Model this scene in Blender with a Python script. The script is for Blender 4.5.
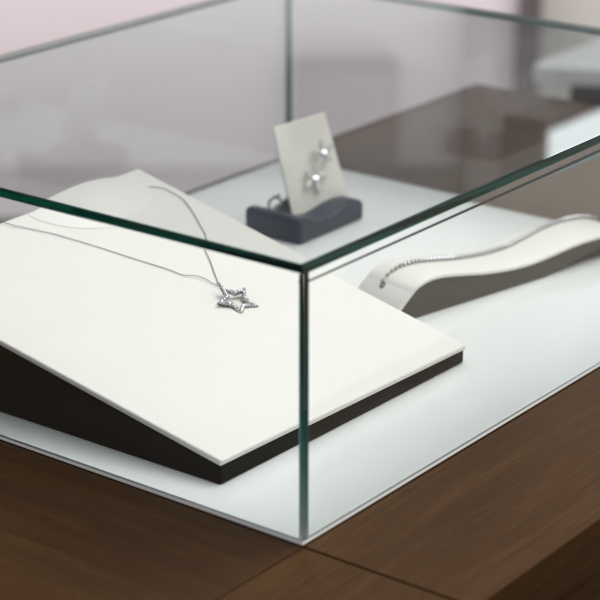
import bpy, bmesh, math, random
from mathutils import Vector, Matrix
random.seed(7)
S = bpy.context.scene
for o in list(bpy.data.objects): bpy.data.objects.remove(o)
COL = S.collection

# ------------------------------------------------------------------ camera
cd = bpy.data.cameras.new('camera'); cam = bpy.data.objects.new('camera', cd); COL.objects.link(cam)
cam.location = (0, -0.925, 0.477)
cam.rotation_euler = (math.radians(90 - 20.44), 0, 0)
cd.sensor_width = 36; cd.lens = 2066 / 600 * 36
cd.clip_start = 0.02; cd.clip_end = 60
cd.dof.use_dof = True; cd.dof.focus_distance = 1.17; cd.dof.aperture_fstop = 10.0
S.camera = cam

# ------------------------------------------------------------------ world, lamps, exposure
w = bpy.data.worlds.new('World'); S.world = w; w.use_nodes = True
bg = w.node_tree.nodes['Background']
bg.inputs[0].default_value = (1.0, 0.965, 0.985, 1); bg.inputs[1].default_value = 0.44
def area(name, loc, target, sx, sy, power, color=(1, 1, 1)):
    ld = bpy.data.lights.new(name, 'AREA'); ld.shape = 'RECTANGLE'; ld.size = sx; ld.size_y = sy
    ld.energy = power; ld.color = color
    o = bpy.data.objects.new(name, ld); COL.objects.link(o); o.location = loc
    o.rotation_euler = (Vector(target) - Vector(loc)).to_track_quat('-Z', 'Y').to_euler()
    return o
area('ceiling_softbox_lamp', (0.45, 0.45, 2.0), (0.1, 0.3, 0), 2.4, 2.4, 48, (1.0, 0.955, 0.935))
area('card_fill_lamp', (1.25, -0.55, 1.35), (0.0, 0.4, 0), 0.55, 0.55, 8, (1.0, 0.98, 0.95))  # added fill, unseen, brightening the earring card and right-facing surfaces
area('wall_fill_lamp', (-0.3, 2.65, 0.55), (-0.2, 3.7, -0.30), 3.0, 0.3, 30, (1.0, 0.97, 0.98))  # added area light out of view that brightens the pale far wall
area('side_wall_fill_lamp', (1.3, 0.8, 2.2), (2.3, 1.2, -0.3), 0.6, 2.0, 52, (1.0, 0.96, 0.9))  # extra light added only to brighten the unseen side wall
S.view_settings.view_transform = 'Standard'; S.view_settings.look = 'None'
S.view_settings.exposure = 0; S.view_settings.gamma = 1
S.render.engine = 'CYCLES'
c = S.cycles
c.max_bounces = 64; c.transmission_bounces = 64; c.glossy_bounces = 64; c.diffuse_bounces = 4
c.transparent_max_bounces = 16; c.volume_bounces = 0
c.caustics_reflective = False; c.caustics_refractive = True; c.blur_glossy = 0.3
c.sample_clamp_indirect = 6; c.use_denoising = True
c.use_adaptive_sampling = True; c.adaptive_threshold = 0.01

# ------------------------------------------------------------------ frame of the case: u runs back-left, v back-right
A1, A2 = math.radians(-52.6), math.radians(37.4)
U = Vector((math.sin(A1), math.cos(A1), 0)); V = Vector((math.sin(A2), math.cos(A2), 0)); Z = Vector((0, 0, 1))
N = Vector((0.00125, -0.00023, 0))
def W(u, v, z=0): return N + U * u + V * v + Z * z

# ------------------------------------------------------------------ helpers
def root(name, label, cat, loc, group=None):
    o = bpy.data.objects.new(name, None); COL.objects.link(o); o.location = loc
    o.empty_display_size = 0.02; tag(o, label, cat, group); return o
def tag(o, label=None, cat=None, group=None, kind=None):
    if label: o['label'] = label
    if cat: o['category'] = cat
    if group: o['group'] = group
    if kind: o['kind'] = kind
    return o
def obj(name, bm, mat, parent=None, smooth=False, bevel=0, seg=3, sub=0, origin=None):
    bmesh.ops.recalc_face_normals(bm, faces=bm.faces)
    me = bpy.data.meshes.new(name)
    org = Vector(origin) if origin is not None else None
    o = bpy.data.objects.new(name, me); COL.objects.link(o)
    if parent is not None:
        p = parent; off = Vector(p.location)
        while p.parent: p = p.parent; off += Vector(p.location)
        bmesh.ops.translate(bm, verts=bm.verts, vec=-off); o.parent = parent
    elif org is not None:
        bmesh.ops.translate(bm, verts=bm.verts, vec=-org); o.location = org
    bm.to_mesh(me); bm.free(); me.materials.append(mat)
    if smooth:
        for f in me.polygons: f.use_smooth = True
    if bevel:
        m = o.modifiers.new('bevel', 'BEVEL'); m.width = bevel; m.segments = seg; m.limit_method = 'ANGLE'; m.angle_limit = math.radians(35)
        for f in me.polygons: f.use_smooth = True
        try:
            o.modifiers.new('wn', 'WEIGHTED_NORMAL')
        except Exception: pass
    if sub:
        m = o.modifiers.new('sub', 'SUBSURF'); m.levels = m.render_levels = sub
    return o
def hexa(bm, P):
    vs = [bm.verts.new(p) for p in P]
    for f in ((3, 2, 1, 0), (4, 5, 6, 7), (0, 1, 5, 4), (1, 2, 6, 5), (2, 3, 7, 6), (3, 0, 4, 7)):
        bm.faces.new([vs[i] for i in f])
def boxuv(bm, u0, u1, v0, v1, z0, z1):
    hexa(bm, [W(u0, v0, z0), W(u1, v0, z0), W(u1, v1, z0), W(u0, v1, z0),
              W(u0, v0, z1), W(u1, v0, z1), W(u1, v1, z1), W(u0, v1, z1)])
def box(bm, c, x, y, z, hx, hy, hz):
    hexa(bm, [c + x * (a * hx) + y * (b * hy) + z * (d * hz) for d in (-1, 1) for a, b in ((-1, -1), (1, -1), (1, 1), (-1, 1))])
def prism(bm, pts, vec):
    a = [bm.verts.new(p) for p in pts]; b = [bm.verts.new(p + vec) for p in pts]; n = len(pts)
    bm.faces.new(a[::-1]); bm.faces.new(b)
    for i in range(n): bm.faces.new((a[i], a[(i + 1) % n], b[(i + 1) % n], b[i]))
def catmull(P, n=10):
    P = [Vector(p) for p in P]; Q = [P[0] * 2 - P[1]] + P + [P[-1] * 2 - P[-2]]; out = []
    for i in range(1, len(Q) - 2):
        for k in range(n):
            t = k / n; a, b, c_, d = Q[i - 1:i + 3]
            out.append(0.5 * ((2 * b) + (c_ - a) * t + (2 * a - 5 * b + 4 * c_ - d) * t * t + (3 * b - a - 3 * c_ + d) * t ** 3))
    out.append(P[-1]); return out
def resample(P, step):
    out = [P[0].copy()]; acc = 0
    for a, b in zip(P, P[1:]):
        L = (b - a).length
        if L < 1e-9: continue
        t = step - acc
        while t <= L: out.append(a.lerp(b, t / L)); t += step
        acc = L - (t - step)
    return out
def tube(bm, P, r, n=8, cap=True):
    rings = []
    for i, p in enumerate(P):
        t = (P[min(i + 1, len(P) - 1)] - P[max(i - 1, 0)]).normalized()
        a = t.cross(Z if abs(t.z) < 0.9 else Vector((1, 0, 0))).normalized(); b = t.cross(a)
        rr = r[i] if isinstance(r, (list, tuple)) else r
        rings.append([bm.verts.new(p + a * (rr * math.cos(2 * math.pi * k / n)) + b * (rr * math.sin(2 * math.pi * k / n))) for k in range(n)])
    for A, B in zip(rings, rings[1:]):
        for k in range(n): bm.faces.new((A[k], A[(k + 1) % n], B[(k + 1) % n], B[k]))
    if cap: bm.faces.new(rings[0][::-1]); bm.faces.new(rings[-1])
def torus(bm, c_, x, y, R, sx, r, n=10, m=5):
    z = x.cross(y).normalized(); g = []
    for i in range(n):
        a = 2 * math.pi * i / n; d = x * (math.cos(a) * sx) + y * math.sin(a)
        g.append([bm.verts.new(c_ + d * R + (d.normalized() * math.cos(2 * math.pi * k / m) + z * math.sin(2 * math.pi * k / m)) * r) for k in range(m)])
    for i in range(n):
        A, B = g[i], g[(i + 1) % n]
        for k in range(m): bm.faces.new((A[k], A[(k + 1) % m], B[(k + 1) % m], B[k]))
def gem(bm, c_, n, r, h, seg=8, rot=0.0):
    """round brilliant: flat table, sloping crown, short girdle, cone below"""
    n = n.normalized(); a = n.orthogonal().normalized(); b = n.cross(a)
    def ring(rr, hh, o): return [bm.verts.new(c_ + a * (rr * math.cos(2 * math.pi * (k + o) / seg + rot)) + b * (rr * math.sin(2 * math.pi * (k + o) / seg + rot)) + n * hh) for k in range(seg)]
    t = ring(r * 0.55, h, 0.5); g = ring(r, h * 0.35, 0); bot = bm.verts.new(c_ - n * h * 0.6)
    bm.faces.new(t)
    for k in range(seg):
        bm.faces.new((t[k], g[k], g[(k + 1) % seg])); bm.faces.new((t[k], g[(k + 1) % seg], t[(k + 1) % seg])); bm.faces.new((g[k], bot, g[(k + 1) % seg]))

# ------------------------------------------------------------------ materials
def mat(name): 
    m = bpy.data.materials.new(name); m.use_nodes = True; nt = m.node_tree
    return m, nt, nt.nodes['Principled BSDF']
def nn(nt, t, **k):
    n = nt.nodes.new(t)
    for a, b in k.items(): setattr(n, a, b)
    return n
def plain(name, col, rough=0.5, metal=0.0, bump=None, var=0.0, vscale=30.0, spec=0.5, sheen=0):
    m, nt, p = mat(name)
    p.inputs['Base Color'].default_value = (*col, 1); p.inputs['Roughness'].default_value = rough
    p.inputs['Metallic'].default_value = metal; p.inputs['Specular IOR Level'].default_value = spec
    if sheen: p.inputs['Sheen Weight'].default_value = sheen
    tc = nn(nt, 'ShaderNodeTexCoord')
    if var:
        no = nn(nt, 'ShaderNodeTexNoise'); no.inputs['Scale'].default_value = vscale; no.inputs['Detail'].default_value = 4
        nt.links.new(tc.outputs['Object'], no.inputs['Vector'])
        mx = nn(nt, 'ShaderNodeMix', data_type='RGBA')
        mx.inputs['A'].default_value = (*[x * (1 - var) for x in col], 1); mx.inputs['B'].default_value = (*[min(1, x * (1 + var)) for x in col], 1)
        nt.links.new(no.outputs['Fac'], mx.inputs['Factor']); nt.links.new(mx.outputs['Result'], p.inputs['Base Color'])
    if bump:
        no = nn(nt, 'ShaderNodeTexNoise'); no.inputs['Scale'].default_value = bump[0]; no.inputs['Detail'].default_value = 6
        nt.links.new(tc.outputs['Object'], no.inputs['Vector'])
        b = nn(nt, 'ShaderNodeBump'); b.inputs['Strength'].default_value = bump[1]; b.inputs['Distance'].default_value = bump[2]
        nt.links.new(no.outputs['Fac'], b.inputs['Height']); nt.links.new(b.outputs['Normal'], p.inputs['Normal'])
    return m
def glass_mat():
    m, nt, p = mat('green_float_glass'); nt.nodes.remove(p)
    g = nn(nt, 'ShaderNodeBsdfGlass'); g.inputs['Roughness'].default_value = 0.0; g.inputs['IOR'].default_value = 1.5
    va = nn(nt, 'ShaderNodeVolumeAbsorption'); va.inputs['Color'].default_value = (0.10, 0.60, 0.55, 1); va.inputs['Density'].default_value = 12.0
    out = nt.nodes['Material Output']
    nt.links.new(g.outputs[0], out.inputs['Surface']); nt.links.new(va.outputs[0], out.inputs['Volume'])
    return m
def wood(name, axis, seed):
    m, nt, p = mat(name)
    tc = nn(nt, 'ShaderNodeTexCoord'); mp = nn(nt, 'ShaderNodeMapping')
    # stretch along the given world direction: rotate so that local x runs with the grain
    mp.vector_type = 'POINT'
    ang = math.atan2(axis.y, axis.x)
    r = nn(nt, 'ShaderNodeVectorRotate', rotation_type='Z_AXIS'); r.inputs['Angle'].default_value = -ang
    nt.links.new(tc.outputs['Object'], r.inputs['Vector']); nt.links.new(r.outputs[0], mp.inputs['Vector'])
    mp.inputs['Scale'].default_value = (7, 150, 150); mp.inputs['Location'].default_value = (seed, seed * 2.3, 0)
    n1 = nn(nt, 'ShaderNodeTexNoise'); n1.inputs['Scale'].default_value = 1.0; n1.inputs['Detail'].default_value = 6; n1.inputs['Roughness'].default_value = 0.65; n1.inputs['Distortion'].default_value = 0.6
    nt.links.new(mp.outputs[0], n1.inputs['Vector'])
    mp2 = nn(nt, 'ShaderNodeMapping'); mp2.inputs['Scale'].default_value = (45, 1500, 1500); nt.links.new(r.outputs[0], mp2.inputs['Vector'])
    n2 = nn(nt, 'ShaderNodeTexNoise'); n2.inputs['Scale'].default_value = 1.0; n2.inputs['Detail'].default_value = 3
    nt.links.new(mp2.outputs[0], n2.inputs['Vector'])
    mp3 = nn(nt, 'ShaderNodeMapping'); mp3.inputs['Scale'].default_value = (2.5, 9, 9); nt.links.new(r.outputs[0], mp3.inputs['Vector'])
    n3 = nn(nt, 'ShaderNodeTexNoise'); n3.inputs['Scale'].default_value = 1.0; n3.inputs['Detail'].default_value = 2
    nt.links.new(mp3.outputs[0], n3.inputs['Vector'])
    a1 = nn(nt, 'ShaderNodeMath', operation='MULTIPLY'); a1.inputs[1].default_value = 0.28; nt.links.new(n1.outputs['Fac'], a1.inputs[0])
    a2 = nn(nt, 'ShaderNodeMath', operation='MULTIPLY_ADD'); a2.inputs[1].default_value = 0.30; nt.links.new(n2.outputs['Fac'], a2.inputs[0]); nt.links.new(a1.outputs[0], a2.inputs[2])
    a3 = nn(nt, 'ShaderNodeMath', operation='MULTIPLY_ADD'); a3.inputs[1].default_value = 0.34; nt.links.new(n3.outputs['Fac'], a3.inputs[0]); nt.links.new(a2.outputs[0], a3.inputs[2])
    cr = nn(nt, 'ShaderNodeValToRGB'); e = cr.color_ramp.elements
    e[0].position = 0.28; e[0].color = (0.018, 0.0080, 0.0028, 1); e[1].position = 0.66; e[1].color = (0.088, 0.044, 0.0150, 1)
    x = cr.color_ramp.elements.new(0.47); x.color = (0.045, 0.0215, 0.0072, 1)
    nt.links.new(a3.outputs[0], cr.inputs['Fac']); nt.links.new(cr.outputs['Color'], p.inputs['Base Color'])
    p.inputs['Roughness'].default_value = 0.31; p.inputs['Specular IOR Level'].default_value = 0.08
    b = nn(nt, 'ShaderNodeBump'); b.inputs['Strength'].default_value = 0.4; b.inputs['Distance'].default_value = 0.0004
    nt.links.new(n2.outputs['Fac'], b.inputs['Height']); nt.links.new(b.outputs['Normal'], p.inputs['Normal'])
    return m
def emit(name, col, s):
    m, nt, p = mat(name); p.inputs['Base Color'].default_value = (*col, 1)
    p.inputs['Emission Color'].default_value = (*col, 1); p.inputs['Emission Strength'].default_value = s; return m

M = dict(
    glass=glass_mat(),
    wood_v=wood('walnut_grain_along_rail', V, 3.1), wood_u=wood('walnut_grain_across', U, 8.7), wood_z=wood('walnut_side', V, 5.2),
    board=plain('white_acrylic', (0.90, 0.925, 0.93), 0.2, var=0.01),
    cream=plain('cream_leatherette', (0.82, 0.812, 0.78), 0.42, bump=(1200, 0.5, 0.0004), var=0.012, vscale=25),
    black=plain('black_leatherette', (0.003, 0.0035, 0.003), 0.5, bump=(1800, 0.25, 0.0002), spec=0.12),
    charcoal=plain('charcoal_fabric', (0.058, 0.052, 0.044), 0.7, bump=(1500, 0.3, 0.0002), spec=0.2),
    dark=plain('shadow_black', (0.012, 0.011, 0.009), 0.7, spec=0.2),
    navy=plain('navy_grey_leatherette', (0.017, 0.026, 0.050), 0.38, bump=(900, 0.2, 0.0002), var=0.1, vscale=60),
    card=plain('ivory_card', (0.97, 0.935, 0.87), 0.5, var=0.05, vscale=80),
    ring=plain('bright_silver', (0.46, 0.45, 0.44), 0.3, metal=0.85),
    silver=plain('polished_silver', (0.32, 0.31, 0.33), 0.16, metal=1.0),
    chain=plain('chain_silver', (0.11, 0.105, 0.10), 0.26, metal=1.0),
    petal=plain('pearly_petal', (0.80, 0.78, 0.77), 0.15, var=0.1, vscale=200, spec=0.8),
    pearl=plain('mirror_bright_crystal', (0.93, 0.92, 0.96), 0.12, metal=0.9),
    wall=plain('rose_white_paint', (0.70, 0.625, 0.65), 0.6, var=0.03, vscale=0.8),
    wall3=plain('grey_lilac_paint', (0.38, 0.39, 0.405), 0.6, var=0.06, vscale=0.8),
    wall4=plain('beige_paint', (0.72, 0.66, 0.58), 0.6, var=0.03, vscale=0.8),
    wall2=plain('stone_grey_paint', (0.60, 0.58, 0.55), 0.6, var=0.04, vscale=1),
    post=plain('dark_bronze_post', (0.11, 0.09, 0.09), 0.4),
    panel=plain('mauve_grey_laminate', (0.045, 0.042, 0.052), 0.4, var=0.1, vscale=3),
    floor=plain('brown_carpet', (0.018, 0.016, 0.015), 0.85, var=0.2, vscale=6),
    whitebox=plain('white_laminate', (0.60, 0.62, 0.62), 0.35),
    seal=plain('dark_green_seal', (0.001, 0.022, 0.028), 0.5, spec=0.1),
    aqua_glint=plain('pale_aqua_reflection', (0.28, 0.46, 0.54), 0.2, spec=0.5),
    seal2=plain('grey_green_seal', (0.08, 0.17, 0.155), 0.3, spec=0.5),
    lamp=emit('light_box_face', (0.84, 0.94, 1.0), 0.95),
)
def gem_mat():
    m, nt, p = mat('diamond'); p.inputs['Base Color'].default_value = (0.80, 0.79, 0.85, 1); p.inputs['Metallic'].default_value = 0.9
    p.inputs['Roughness'].default_value = 0.05
    return m
M['gem'] = gem_mat()

# ------------------------------------------------------------------ setting: floor, walls
bm = bmesh.new(); box(bm, Vector((0, 1.5, -1.02)), Vector((1, 0, 0)), Vector((0, 1, 0)), Z, 5, 4.2, 0.02)
tag(obj('floor', bm, M['floor']), kind='structure')
bm = bmesh.new(); box(bm, Vector((-1.32, 3.63, -0.25)), Vector((1, 0, 0)), Vector((0, 1, 0)), Z, 1.80, 0.05, 0.75)
tag(obj('wall', bm, M['wall'], origin=(-1.32, 3.58, -1)), 'pale pink wall far behind the glass case, seen out of focus at the top left', 'wall')
bm = bmesh.new(); box(bm, Vector((1.55, 3.68, 0.4)), Vector((1, 0, 0)), Vector((0, 1, 0)), Z, 1.02, 0.05, 1.4)
tag(obj('wall', bm, M['wall2'], origin=(1.55, 3.63, -1)), 'grey beige wall panel to the right of the dark upright post', 'wall')
bm = bmesh.new(); box(bm, Vector((0.505, 3.55, 0.4)), Vector((1, 0, 0)), Vector((0, 1, 0)), Z, 0.020, 0.06, 1.4)
tag(obj('wall_post', bm, M['post'], origin=(0.505, 3.55, -1), bevel=0.003), 'slim dark upright post between pink wall and grey panel, blurred', 'post')
r = root('wall_cabinet', 'dark mauve cabinet on the wall mirrored in the glass top above the earring card', 'cabinet', (0.12, 3.5, 0.95))
bm = bmesh.new(); box(bm, Vector((0.10, 3.52, 1.22)), Vector((1, 0, 0)), Vector((0, 1, 0)), Z, 0.115, 0.055, 0.30); obj('cabinet_body', bm, M['panel'], r, bevel=0.004)
bm = bmesh.new(); box(bm, Vector((0.10, 3.458, 1.22)), Vector((1, 0, 0)), Vector((0, 1, 0)), Z, 0.105, 0.005, 0.29); obj('door', bm, M['panel'], r, bevel=0.002)
r = root('wall_cabinet', 'wide dark mauve cabinet on the wall mirrored in the glass top at the right', 'cabinet', (0.9, 3.5, 0.85))
bm = bmesh.new(); box(bm, Vector((0.92, 3.48, 1.26)), Vector((1, 0, 0)), Vector((0, 1, 0)), Z, 0.56, 0.09, 0.46); obj('cabinet_body', bm, M['panel'], r, bevel=0.004)
bm = bmesh.new(); box(bm, Vector((0.92, 3.384, 1.26)), Vector((1, 0, 0)), Vector((0, 1, 0)), Z, 0.54, 0.005, 0.44); obj('door', bm, M['panel'], r, bevel=0.002)
bm = bmesh.new(); box(bm, Vector((-1.32, 3.62, 0.840)), Vector((1, 0, 0)), Vector((0, 1, 0)), Z, 1.80, 0.05, 0.335)
tag(obj('upper_wall', bm, M['wall3'], origin=(-1.32, 3.57, 0.51)), 'grey lilac upper wall mirrored softly in the glass top', 'wall')
bm = bmesh.new(); box(bm, Vector((-0.5, 3.60, 1.60)), Vector((1, 0, 0)), Vector((0, 1, 0)), Z, 3.0, 0.05, 0.42)
tag(obj('reflection_dimmer', bm, M['panel'], origin=(-0.5, 3.55, 1.18)), 'long dark panel added above the wall to dim reflections in the glass top', 'reflection_dimmer')  # unseen dark panel added to cut reflected haze over the jewellery
bm = bmesh.new(); box(bm, Vector((2.4, 1.2, 0.2)), Vector((1, 0, 0)), Vector((0, 1, 0)), Z, 0.05, 2.3, 1.2)
tag(obj('side_wall', bm, M['wall4'], origin=(2.4, 1.2, -1)), 'plain beige side wall added out of view right of the table, reflected in the front glass', 'wall')  # unseen wall added to brighten what the front glass reflects
# lit fluorescent light box hanging to the right, mirrored in the glass top
r = root('light_box', 'bright white light box mirrored in the glass top at the right edge', 'lamp', (0.55, 2.24, 0.63))
bm = bmesh.new(); cc = Vector((0.366, 2.0, 0)) + U * 0.043 + V * 0.30 + Vector((0, 0, 0.648 + 0.13)); box(bm, cc, V, U, Z, 0.31, 0.04, 0.14); obj('housing', bm, M['panel'], r, bevel=0.008)
bm = bmesh.new(); box(bm, cc - U * 0.043, V, U, Z, 0.30, 0.002, 0.13); obj('diffuser', bm, M['lamp'], r, bevel=0.0015)
# white display plinth behind at the right
r = root('display_plinth', 'low white display table blurred behind the case at the top right', 'table', (0.42, 1.66, -0.98))
bm = bmesh.new(); prism(bm, [Vector((0.290, 1.575, -0.17)), Vector((0.46, 1.53, -0.17)), Vector((0.62, 2.02, -0.17)), Vector((0.30, 1.60, -0.17))], Vector((0, 0, 0.022))); obj('table_top', bm, M['whitebox'], r, bevel=0.002)
bm = bmesh.new(); prism(bm, [Vector((0.34, 1.595, -0.99)), Vector((0.45, 1.56, -0.99)), Vector((0.54, 1.85, -0.99))], Vector((0, 0, 0.819))); obj('table_base', bm, M['panel'], r)

# ------------------------------------------------------------------ walnut display table
r = root('display_table', 'dark brown walnut table top with fine grain carrying the glass case', 'table', W(0.15, 0.2, -0.99))
T = -0.030
bm = bmesh.new(); boxuv(bm, -0.1025, -0.0006, 0.0006, 0.82, T, 0.0010); obj('side_rail', bm, M['wood_v'], r, bevel=0.0009)
bm = bmesh.new(); boxuv(bm, -0.1025, -0.0006, -0.45, -0.0006, T, 0.0009); obj('corner_board', bm, M['wood_v'], r, bevel=0.0009)
bm = bmesh.new(); boxuv(bm, 0.0, 0.425, -0.45, -0.0004, T, 0.0010); obj('front_board', bm, M['wood_u'], r, bevel=0.0007)
bm = bmesh.new(); boxuv(bm, 0.0, 0.425, 0.0003, 0.82, T, 0.0010); obj('centre_board', bm, M['wood_v'], r, bevel=0.0009)
bm = bmesh.new(); boxuv(bm, -0.101, 0.423, -0.448, 0.818, -0.98, T - 0.0005); obj('cabinet_body', bm, M['wood_z'], r, bevel=0.001)

# ------------------------------------------------------------------ white base board
a, b, t = 0.415, 0.524, 0.0045
bm = bmesh.new(); boxuv(bm, -0.0001, a + 0.0001, -0.0001, b + 0.0001, 0.0012, 0.0030)
tag(obj('base_board', bm, M['board'], origin=W(a / 2, b / 2, 0), bevel=0.0003), 'glossy white rectangular base board lying inside the glass case', 'board')

# ------------------------------------------------------------------ glass case
r = root('glass_case', 'rectangular clear glass display case with green polished edges covering the jewellery', 'display case', W(a / 2, b / 2, 0))
h = 0.150; g = 0.00015
def pane(name, *q):
    bm = bmesh.new(); boxuv(bm, *q); o = obj(name, bm, M['glass'], r)
    m = o.modifiers.new('bevel', 'BEVEL'); m.width = 0.00035; m.segments = 1
    return o
zt = h - t
pane('side_panel', 0, a, 0, t, 0.0022, zt - g)
pane('side_panel', 0, t, t + g, b - t - g, 0.0022, zt - g)
pane('side_panel', 0, a, b - t, b, 0.0022, zt - g)
pane('side_panel', a - t, a, t + g, b - t - g, 0.0022, zt - g)
pane('top_panel', -0.0002, a + 0.0002, -0.0002, b + 0.0002, zt, h)

def seal(name, P4, Q4, m):
    bm = bmesh.new(); hexa(bm, P4 + Q4); obj(name, bm, m, r, bevel=0.0003, seg=2)
u0 = t + 0.0001; z0, z1 = 0.1386, 0.1396
seal('edge_strip', [W(u0, t + .001, z0), W(u0 + .0008, t + .001, z0), W(u0 + .0008, t + .001, z1), W(u0, t + .001, z1)],
     [W(u0, b - t - .001, z0 - .0004), W(u0 + .0008, b - t - .001, z0 - .0004), W(u0 + .0008, b - t - .001, z1 + .0012), W(u0, b - t - .001, z1 + .0012)], M['seal'])
q = 0.0042; ua, va_ = a - t - 0.0001, b - t - 0.0001
seal('corner_seal', [W(ua - q, va_ - q, .0035), W(ua, va_ - q, .0035), W(ua, va_, .0035), W(ua - q, va_, .0035)],
     [W(ua - q, va_ - q, zt - .0003), W(ua, va_ - q, zt - .0003), W(ua, va_, zt - .0003), W(ua - q, va_, zt - .0003)], M['seal2'])
q = 0.0018
seal('edge_strip', [W(ua - q, t + .001, zt - .0003), W(ua, t + .001, zt - .0003), W(ua, t + .001, zt - .003), W(ua - q, t + .001, zt - .003)],
     [W(ua - q, va_ - .004, zt - .0003), W(ua, va_ - .004, zt - .0003), W(ua, va_ - .004, zt - .003), W(ua - q, va_ - .004, zt - .003)], M['seal'])
seal('edge_strip', [W(t + .001, va_ - q, zt - .0003), W(t + .001, va_, zt - .0003), W(t + .001, va_, zt - .003), W(t + .001, va_ - q, zt - .003)],
     [W(ua - .004, va_ - q, zt - .0003), W(ua - .004, va_, zt - .0003), W(ua - .004, va_, zt - .003), W(ua - .004, va_ - q, zt - .003)], M['seal2'])

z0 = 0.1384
seal('edge_strip', [W(u0, .205, z0 - .0002), W(u0 + .0006, .205, z0 - .0002), W(u0 + .0006, .205, z0 - .0001), W(u0, .205, z0 - .0001)],
     [W(u0, 0.34, z0 - .0034), W(u0 + .0006, 0.34, z0 - .0034), W(u0 + .0006, 0.34, z0 - .0006), W(u0, 0.34, z0 - .0006)], M['aqua_glint'])  # pale aqua bar stands in for a bright reflection along the glass edge

# ------------------------------------------------------------------ necklace stand (sloping panel frame: tx across, ty uphill, nv outwards)
def D3(u, v, z): return (U * u + V * v + Z * z)
nv = D3(-0.22165, 0.00615, 0.97511).normalized(); tx = D3(-0.01981, 0.99975, -0.01081).normalized(); ty = nv.cross(tx)
if ty.z < 0: ty = -ty
PA = W(0.0734, 0.028, 0.0174)
def P(s, q, hh=0.0): return PA + tx * s + ty * q + nv * hh
r = root('necklace_stand', 'large sloping cream necklace stand with black sides and raised neck mound', 'display stand', W(0.2, 0.14, 0.003))
quad = [(0, 0), (0.2218, -0.0012), (0.2172, 0.2670), (-0.0195, 0.2570)]
th = 0.0038
bm = bmesh.new(); prism(bm, [P(s, q, -th) for s, q in quad], nv * th)
obj('top_panel', bm, M['cream'], r, bevel=0.0014, seg=4)
# black wedge below: straight sides down to the board
bm = bmesh.new(); ins = 0.0008
q2 = [(ins, ins), (0.2218 - ins, -0.0012 + ins), (0.2172 - ins, 0.2670 - ins), (-0.0195 + ins, 0.2570 - ins)]
topv = [P(s, q, -th) for s, q in q2]; botv = [W(0.0742, 0.0280, 0.0031), Vector((topv[1].x, topv[1].y, 0.0031)), Vector((topv[2].x, topv[2].y, 0.0031)), W(0.334, 0.0255, 0.0031)]
hexa(bm, botv + topv); obj('wedge_body', bm, M['black'], r, bevel=0.0011, seg=3)
# neck mound: lens-shaped dome with a crisp lower rim, cut off at the back edge
bm = bmesh.new(); cx, cy, rx, ry, yb = 0.1590, 0.2600, 0.0490, 0.0405, 0.2600
def ridge(f, ang):
    d = 1 - f * f; k = max(0.0, min(1.0, 0.5 + 0.62 * math.cos(ang))); k = k * k * (3 - 2 * k)
    return 0.00008 + 0.0002 * (1 - k) + 0.0068 * d ** (1.08 + 0.55 * k)
NA, NR = 64, 14; rings = []
for j in range(NR + 1):
    f = 1 - j / NR
    row = []
    for i in range(NA + 1):
        an = math.pi + math.pi * i / NA
        s = cx + rx * f * math.cos(an); q = cy + ry * f * math.sin(an)
        row.append(bm.verts.new(P(s, q, ridge(f, an))))
    rings.append(row)
foot = [bm.verts.new(P(cx + (rx - 0.0006) * math.cos(math.pi + math.pi * i / NA), cy + (ry - 0.0006) * math.sin(math.pi + math.pi * i / NA), 0.0001)) for i in range(NA + 1)]
for i in range(NA): bm.faces.new((foot[i], foot[i + 1], rings[0][i + 1], rings[0][i]))
for A_, B_ in zip(rings, rings[1:]):
    for i in range(NA):
        try: bm.faces.new((A_[i], A_[i + 1], B_[i + 1], B_[i]))
        except ValueError: pass
bk = [row[-1] for row in rings] + [row[0] for row in rings[::-1]]
bmesh.ops.remove_doubles(bm, verts=bm.verts, dist=1e-6)
bmesh.ops.holes_fill(bm, edges=[e for e in bm.edges if e.is_boundary], sides=0)
o = obj('neck_mound', bm, M['cream'], r, smooth=True)
try:
    bpy.context.view_layer.update()
    o.data.set_sharp_from_angle(angle=math.radians(40))
except Exception: pass

# ------------------------------------------------------------------ star necklace
r = root('star_necklace', 'silver chain necklace with an open star pendant of small clear stones on the sloping stand', 'necklace', P(0.14, 0.11, 0))
def star_pts(R, ph, rin=0.5):
    return [((R if k % 2 == 0 else R * rin) * math.cos(ph - k * math.pi / 5), (R if k % 2 == 0 else R * rin) * math.sin(ph - k * math.pi / 5)) for k in range(10)]
ph, ta, tb = 1.6085, 0.0705, 0.2616
e1 = tx * math.cos(ta) + nv * math.sin(ta); e2 = ty * math.cos(tb) + nv * math.sin(tb); e2 = (e2 - e1 * e1.dot(e2)).normalized(); e3 = e1.cross(e2)
if e3.dot(nv) < 0: e3 = -e3
SC = P(0.1387, 0.1100, 0.0032)
def SP(x, y, z=0): return SC + e1 * x + e2 * y + e3 * z
outer = star_pts(0.0142, ph, 0.50); inner = star_pts(0.0086, ph, 0.50)
bm = bmesh.new()
tk = 0.0020
vo = [[bm.verts.new(SP(x, y, z)) for x, y in outer] for z in (-tk, 0)]
vi = [[bm.verts.new(SP(x, y, z)) for x, y in inner] for z in (-tk, 0)]
for i in range(10):
    j = (i + 1) % 10
    bm.faces.new((vo[1][i], vo[1][j], vi[1][j], vi[1][i])); bm.faces.new((vo[0][i], vi[0][i], vi[0][j], vo[0][j]))
    bm.faces.new((vo[0][i], vo[0][j], vo[1][j], vo[1][i])); bm.faces.new((vi[0][i], vi[1][i], vi[1][j], vi[0][j]))
pend = obj('star_pendant', bm, M['silver'], r, bevel=0.00025, seg=2)
bm = bmesh.new(); bm2 = bmesh.new()
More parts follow.
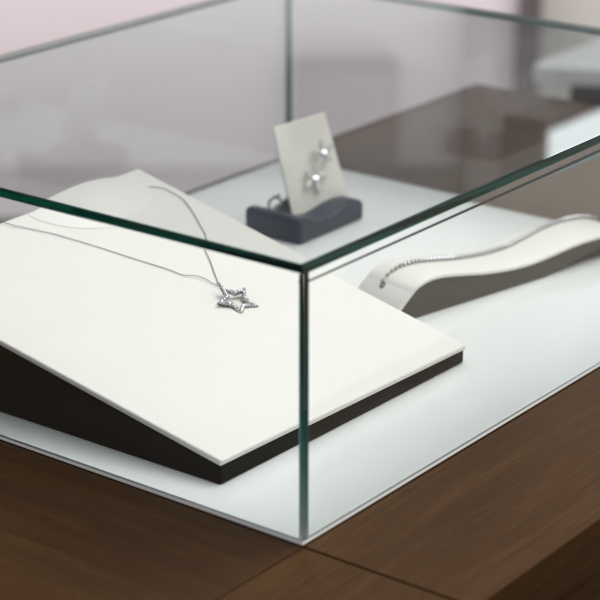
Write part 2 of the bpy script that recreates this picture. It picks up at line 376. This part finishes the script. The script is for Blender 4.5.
for i in range(10):
    j = (i + 1) % 10
    for k in range(5):
        f = (k + 0.5) / 5.0
        po = Vector(outer[i]).lerp(Vector(outer[j]), f); pi_ = Vector(inner[i]).lerp(Vector(inner[j]), f)
        m_ = po.lerp(pi_, 0.5)
        wv = (po - pi_).length
        rr = min(0.00075, wv * 0.30)
        gem(bm, SP(m_.x, m_.y, 0.00005), e3 + e1 * random.uniform(-.5, .5) + e2 * random.uniform(-.5, .5), rr, 0.0006, 8, random.random())
        for sgn in (-1, 1):                                     # little claws
            d = (po - pi_).normalized() * (wv * 0.40)
            c0 = m_ + d * sgn
            box(bm2, SP(c0.x, c0.y, 0.00015), e1, e2, e3, 0.00016, 0.00016, 0.0003)
obj('gemstones', bm, M['gem'], pend); obj('claws', bm2, M['silver'], pend)
# gallery slots along the outer wall, their inner shade put in as dark plates
bm = bmesh.new()
for i in range(10):
    j = (i + 1) % 10; po, pj = Vector(outer[i]), Vector(outer[j]); d = (pj - po).normalized(); nrm = Vector((d.y, -d.x))
    if nrm.dot(po) < 0: nrm = -nrm
    for f in (0.28, 0.52, 0.76):
        m_ = po.lerp(pj, f)
        c0 = SP(m_.x, m_.y, -0.0011)
        box(bm, c0, e1 * d.x + e2 * d.y, e1 * nrm.x + e2 * nrm.y, e3, 0.00062, 0.00006, 0.00042)
obj('gallery_slot_shade', bm, M['dark'], pend)
# bail ring at the top-left tip
tip = Vector(outer[0]); bm = bmesh.new()
ct = SP(tip.x, tip.y + 0.0008, -0.0006)
torus(bm, ct, (e2 + e3 * 0.4).normalized(), e1.cross((e2 + e3 * 0.4)).normalized(), 0.0013, 1.0, 0.00028, 14, 6); obj('bail', bm, M['silver'], pend, smooth=True)
# chain
right_run = [(0.1443, 0.1262, .0022), (0.1470, 0.1312, .0010), (0.1544, 0.141, .0007), (0.1657, 0.1551, .0006), (0.1726, 0.1647, .0006), (0.1775, 0.1705, .0006), (0.1832, 0.1765, .0006),
             (0.1901, 0.1871, .0006), (0.1984, 0.1998, .0006), (0.2052, 0.2121, .0006), (0.2087, 0.2208, .0006), (0.2090, 0.2350, .0006), (0.2062, 0.2390, .0006), (0.2025, 0.2425, .0003), (0.1975, 0.2455, -.0008)]
left_run = [(0.1443, 0.1262, .0022), (0.1438, 0.1335, .0012), (0.1438, 0.1405, .0014), (0.1412, 0.1465, .0014), (0.1362, 0.1512, .0009), (0.1338, 0.1622, .0006), (0.1265, 0.1804, .0006), (0.117, 0.2057, .0006),
            (0.1091, 0.2241, .0006), (0.104, 0.2348, .0006), (0.0921, 0.251, .0010), (0.0880, 0.2572, .0016), (0.0868, 0.2600, .0012), (0.0866, 0.2622, -.001), (0.0866, 0.2627, -.010), (0.0866, 0.2630, -.028)]
bm = bmesh.new()
for run in (right_run, left_run):
    pts = resample(catmull([P(*q) for q in run], 12), 0.00062)
    for i, p in enumerate(pts):
        tdir = (pts[min(i + 1, len(pts) - 1)] - pts[max(i - 1, 0)]).normalized()
        an = (i % 2) * math.pi / 2 + math.pi / 4 + i * 0.03
        s0 = tdir.orthogonal().normalized(); s1 = tdir.cross(s0)
        side = s0 * math.cos(an) + s1 * math.sin(an)
        torus(bm, p, tdir, side, 0.00029, 1.35, 0.00012, 8, 4)
obj('chain', bm, M['chain'], r, smooth=True)

# ------------------------------------------------------------------ wavy bracelet stand
P0 = W(0.13148, 0.30837, 0.0031); E = D3(-0.21154, 0.97738, 0); Nn = D3(0.97738, 0.21154, 0)
r = root('bracelet_stand', 'low wavy bracelet ramp with cream top and charcoal sides beside the necklace stand', 'display stand', P0 + E * 0.08)
prof = [(-0.0350, 0.0004), (-0.0312, 0.0060), (-0.0270, 0.0105), (-0.0232, 0.0138), (-0.0199, 0.0163), (-0.0147, 0.0200), (-0.0042, 0.0226), (0.0083, 0.0222), (0.0265, 0.0192), (0.045, 0.0158),
        (0.0658, 0.0132), (0.0820, 0.0122), (0.0974, 0.0125), (0.1150, 0.0140), (0.1320, 0.0156), (0.1500, 0.0160), (0.1650, 0.0152), (0.1850, 0.0120), (0.2000, 0.0060), (0.2050, 0.0006)]
cp = catmull([(s, q, 0) for s, q in prof], 6)
def Q(s, hh, wd): return P0 + E * s + Nn * wd + Z * hh
Wd = 0.0400; tks = 0.0030
bm = bmesh.new(); lay = []
for i, p in enumerate(cp):
    tdir = (cp[min(i + 1, len(cp) - 1)] - cp[max(i - 1, 0)]).normalized(); nr = Vector((-tdir.y, tdir.x, 0))
    o_ = p + nr * tks; o_.y = max(o_.y, 0)
    th_ = (o_ - p).length; row = []
    for k in range(7):                                   # rounded front lip, bottom to top
        an = -math.pi / 2 + math.pi * k / 6
        q_ = p.lerp(o_, 0.5 + 0.5 * math.sin(an)); row.append(bm.verts.new(Q(q_.x, q_.y, -0.0002 - 0.0013 * math.cos(an))))
    for k in range(7):
        an = math.pi / 2 - math.pi * k / 6
        q_ = p.lerp(o_, 0.5 + 0.5 * math.sin(an)); row.append(bm.verts.new(Q(q_.x, q_.y, Wd + 0.0002 + 0.0013 * math.cos(an))))
    lay.append(row)
for A_, B_ in zip(lay, lay[1:]):
    for k in range(14): bm.faces.new((A_[k], A_[(k + 1) % 14], B_[(k + 1) % 14], B_[k]))
bm.faces.new(lay[0]); bm.faces.new(lay[-1])
obj('curved_strip', bm, M['cream'], r, smooth=True)
bm = bmesh.new()
def under(s_):                                            # underside of the charcoal body, lifting off the board at the far end
    L = [(-1, 0.0001), (0.104, 0.0001), (0.122, 0.0032), (0.140, 0.0066), (0.160, 0.0098), (0.175, 0.0108), (0.190, 0.0075), (0.200, 0.004), (9, 0.004)]
    for (x0, y0), (x1, y1) in zip(L, L[1:]):
        if x0 <= s_ <= x1: return y0 + (y1 - y0) * (s_ - x0) / (x1 - x0)
cs = [p for p in cp if -0.0345 < p.x < 0.199]
sec = []
for p in cs:
    yt = p.y + 0.0003; yb_ = min(under(p.x), yt - 0.0001)
    sec.append([bm.verts.new(Q(p.x, yb_, 0)), bm.verts.new(Q(p.x, yt, 0)), bm.verts.new(Q(p.x, yt, Wd)), bm.verts.new(Q(p.x, yb_, Wd))])
for A_, B_ in zip(sec, sec[1:]):
    for k in range(4): bm.faces.new((A_[k], A_[(k + 1) % 4], B_[(k + 1) % 4], B_[k]))
bm.faces.new(sec[0]); bm.faces.new(sec[-1])
obj('side_body', bm, M['charcoal'], r)
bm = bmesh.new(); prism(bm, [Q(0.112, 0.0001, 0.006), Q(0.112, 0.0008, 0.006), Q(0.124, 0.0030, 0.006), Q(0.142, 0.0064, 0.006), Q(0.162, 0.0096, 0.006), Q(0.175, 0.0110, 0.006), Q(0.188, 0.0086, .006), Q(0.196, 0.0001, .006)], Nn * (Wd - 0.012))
obj('gap_shade', bm, M['dark'], r)  # dark fill stands in for the shade under the lifted far end
# bracelet lying along the strip
r = root('bracelet', 'slim silver link bracelet laid along the wavy cream ramp', 'bracelet', Q(0.06, 0.02, 0.026))
def top_at(s):
    for A_, B_ in zip(cp, cp[1:]):
        if A_.x <= s <= B_.x and B_.x > A_.x:
            f = (s - A_.x) / (B_.x - A_.x); pp = A_.lerp(B_, f); td = (B_ - A_).normalized(); nr = Vector((-td.y, td.x, 0)); return pp + nr * tks, td, nr
    return cp[-1], Vector((1, 0, 0)), Vector((0, 1, 0))
bm = bmesh.new(); bg_ = bmesh.new(); s = -0.0190; k = 0
while s < 0.197:
    p, td, nr = top_at(s); f = min(1, max(0.35, (s + 0.030) / 0.035))
    wd = 0.0255 + 0.0050 * math.sin(max(0, s) * 9) + 0.0085 * min(1, max(0, (s - 0.10) / 0.08))
    cpos = Q(p.x, p.y, wd) + (E * nr.x + Z * nr.y) * 0.0008
    tdir = (E * td.x + Z * td.y); nrm = (E * nr.x + Z * nr.y)
    box(bm, cpos, tdir, Nn, nrm, 0.00115, 0.0017 * f, 0.0009)
    torus(bm, cpos + tdir * 0.0014, tdir, Nn, 0.0006, 1.2, 0.0002, 8, 4)
    gem(bg_, cpos + nrm * 0.0009, nrm, 0.0013 * f, 0.0009, 8)
    s += 0.0034; k += 1
obj('links', bm, M['ring'], r); obj('gemstones', bg_, M['gem'], r)
p, td, nr = top_at(-0.0215); bm = bmesh.new()
torus(bm, Q(p.x, p.y, 0.0235) + Z * 0.0006, (E * td.x + Z * td.y), Nn, 0.0013, 1.5, 0.0005, 14, 6); obj('clasp', bm, M['chain'], r, smooth=True)

# ------------------------------------------------------------------ earring stand (dark block with ivory card)
r = root('earring_stand', 'navy grey block holding an upright leaning ivory card near the back of the case', 'display stand', W(0.30, 0.39, 0.003))
bm = bmesh.new()
pr = [(0.0, 0.0), (0.0, 0.0172), (0.004, 0.0185), (0.010, 0.0178), (0.017, 0.0140), (0.024, 0.0112), (0.032, 0.0108), (0.041, 0.0125), (0.051, 0.0152), (0.060, 0.0166), (0.069, 0.0164), (0.0745, 0.0145), (0.0765, 0.0105), (0.0765, 0.0)]
pc = [Vector(q + (0,)) for q in pr]
prism(bm, [W(0.2725, 0.3545 + q.x, 0.0032 + q.y) for q in pc], U * 0.050)
obj('block', bm, M['navy'], r, bevel=0.0022, seg=4)
cb = [W(0.2980, 0.378, 0.0110), W(0.2865, 0.430, 0.0140), W(0.3090, 0.430, 0.0770), W(0.3156, 0.378, 0.0763)]
cn = (cb[1] - cb[0]).cross(cb[3] - cb[0]).normalized()
if cn.dot(-U) < 0: cn = -cn
bm = bmesh.new(); hexa(bm, [p for p in cb] + [p + cn * 0.0022 for p in cb]); obj('card', bm, M['card'], r, bevel=0.0006, seg=2)
cx_, cy_ = (cb[1] - cb[0]).normalized(), (cb[3] - cb[0]); clen = cy_.length; cy_ = cy_.normalized(); cwid = (cb[1] - cb[0]).length
def K(x, y, z=0): return cb[0] + (cb[1] - cb[0]) * x + (cb[3] - cb[0]) * y + cn * (0.0024 + z)
# flower earrings on the card
def flower(lab, x, y, R, npet, rot):
    rr = root('flower_earring', lab, 'earring', K(x, y), 'earrings on the ivory card')
    for k in range(npet):
        an = rot + 2 * math.pi * k / npet; bm = bmesh.new()
        d = cx_ * math.cos(an) + cy_ * math.sin(an); sd = cn.cross(d)
        c0 = K(x, y, 0.001) + d * R * 0.62
        bmesh.ops.create_icosphere(bm, subdivisions=2, radius=1)
        for v_ in bm.verts:
            q = v_.co.copy(); v_.co = c0 + d * q.x * R * 0.5 + sd * q.y * R * 0.30 + cn * (q.z * 0.0008 + 0.0004 * (q.x + 1) ** 2)
        obj('petal', bm, M['petal'], rr, smooth=True)
    bm = bmesh.new(); bmesh.ops.create_icosphere(bm, subdivisions=3, radius=0.0030); hv = Vector((0.13, -0.56, 0.82)).normalized()
    for v_ in bm.verts: v_.co = K(x, y, 0.0024) + v_.co - hv * (v_.co.dot(hv) * 0.6)
    obj('centre_crystal', bm, M['pearl'], rr, smooth=True)
flower('upper flower earring with bright round centre on the ivory card', 0.70, 0.60, 0.0090, 5, 0.3)
flower('lower flower earring with bright round centre on the ivory card', 0.47, 0.36, 0.0100, 5, 1.1)
# small ring resting in the trough left of the card
r = root('silver_ring', 'small grey ring lying on the dark block left of the ivory card', 'ring', W(0.316, 0.374, 0.016))
rc = W(0.3105, 0.3745, 0.0215); bm = bmesh.new(); ax = (Z * 0.9 + V * 0.3).normalized(); torus(bm, rc, ax, (U * 0.8 - V * 0.6), 0.0046, 1.0, 0.0010, 28, 8); obj('band', bm, M['ring'], r, smooth=True)
bm = bmesh.new(); gem(bm, rc + ax * 0.0056, ax, 0.0030, 0.0022, 8); obj('stone', bm, M['gem'], r)
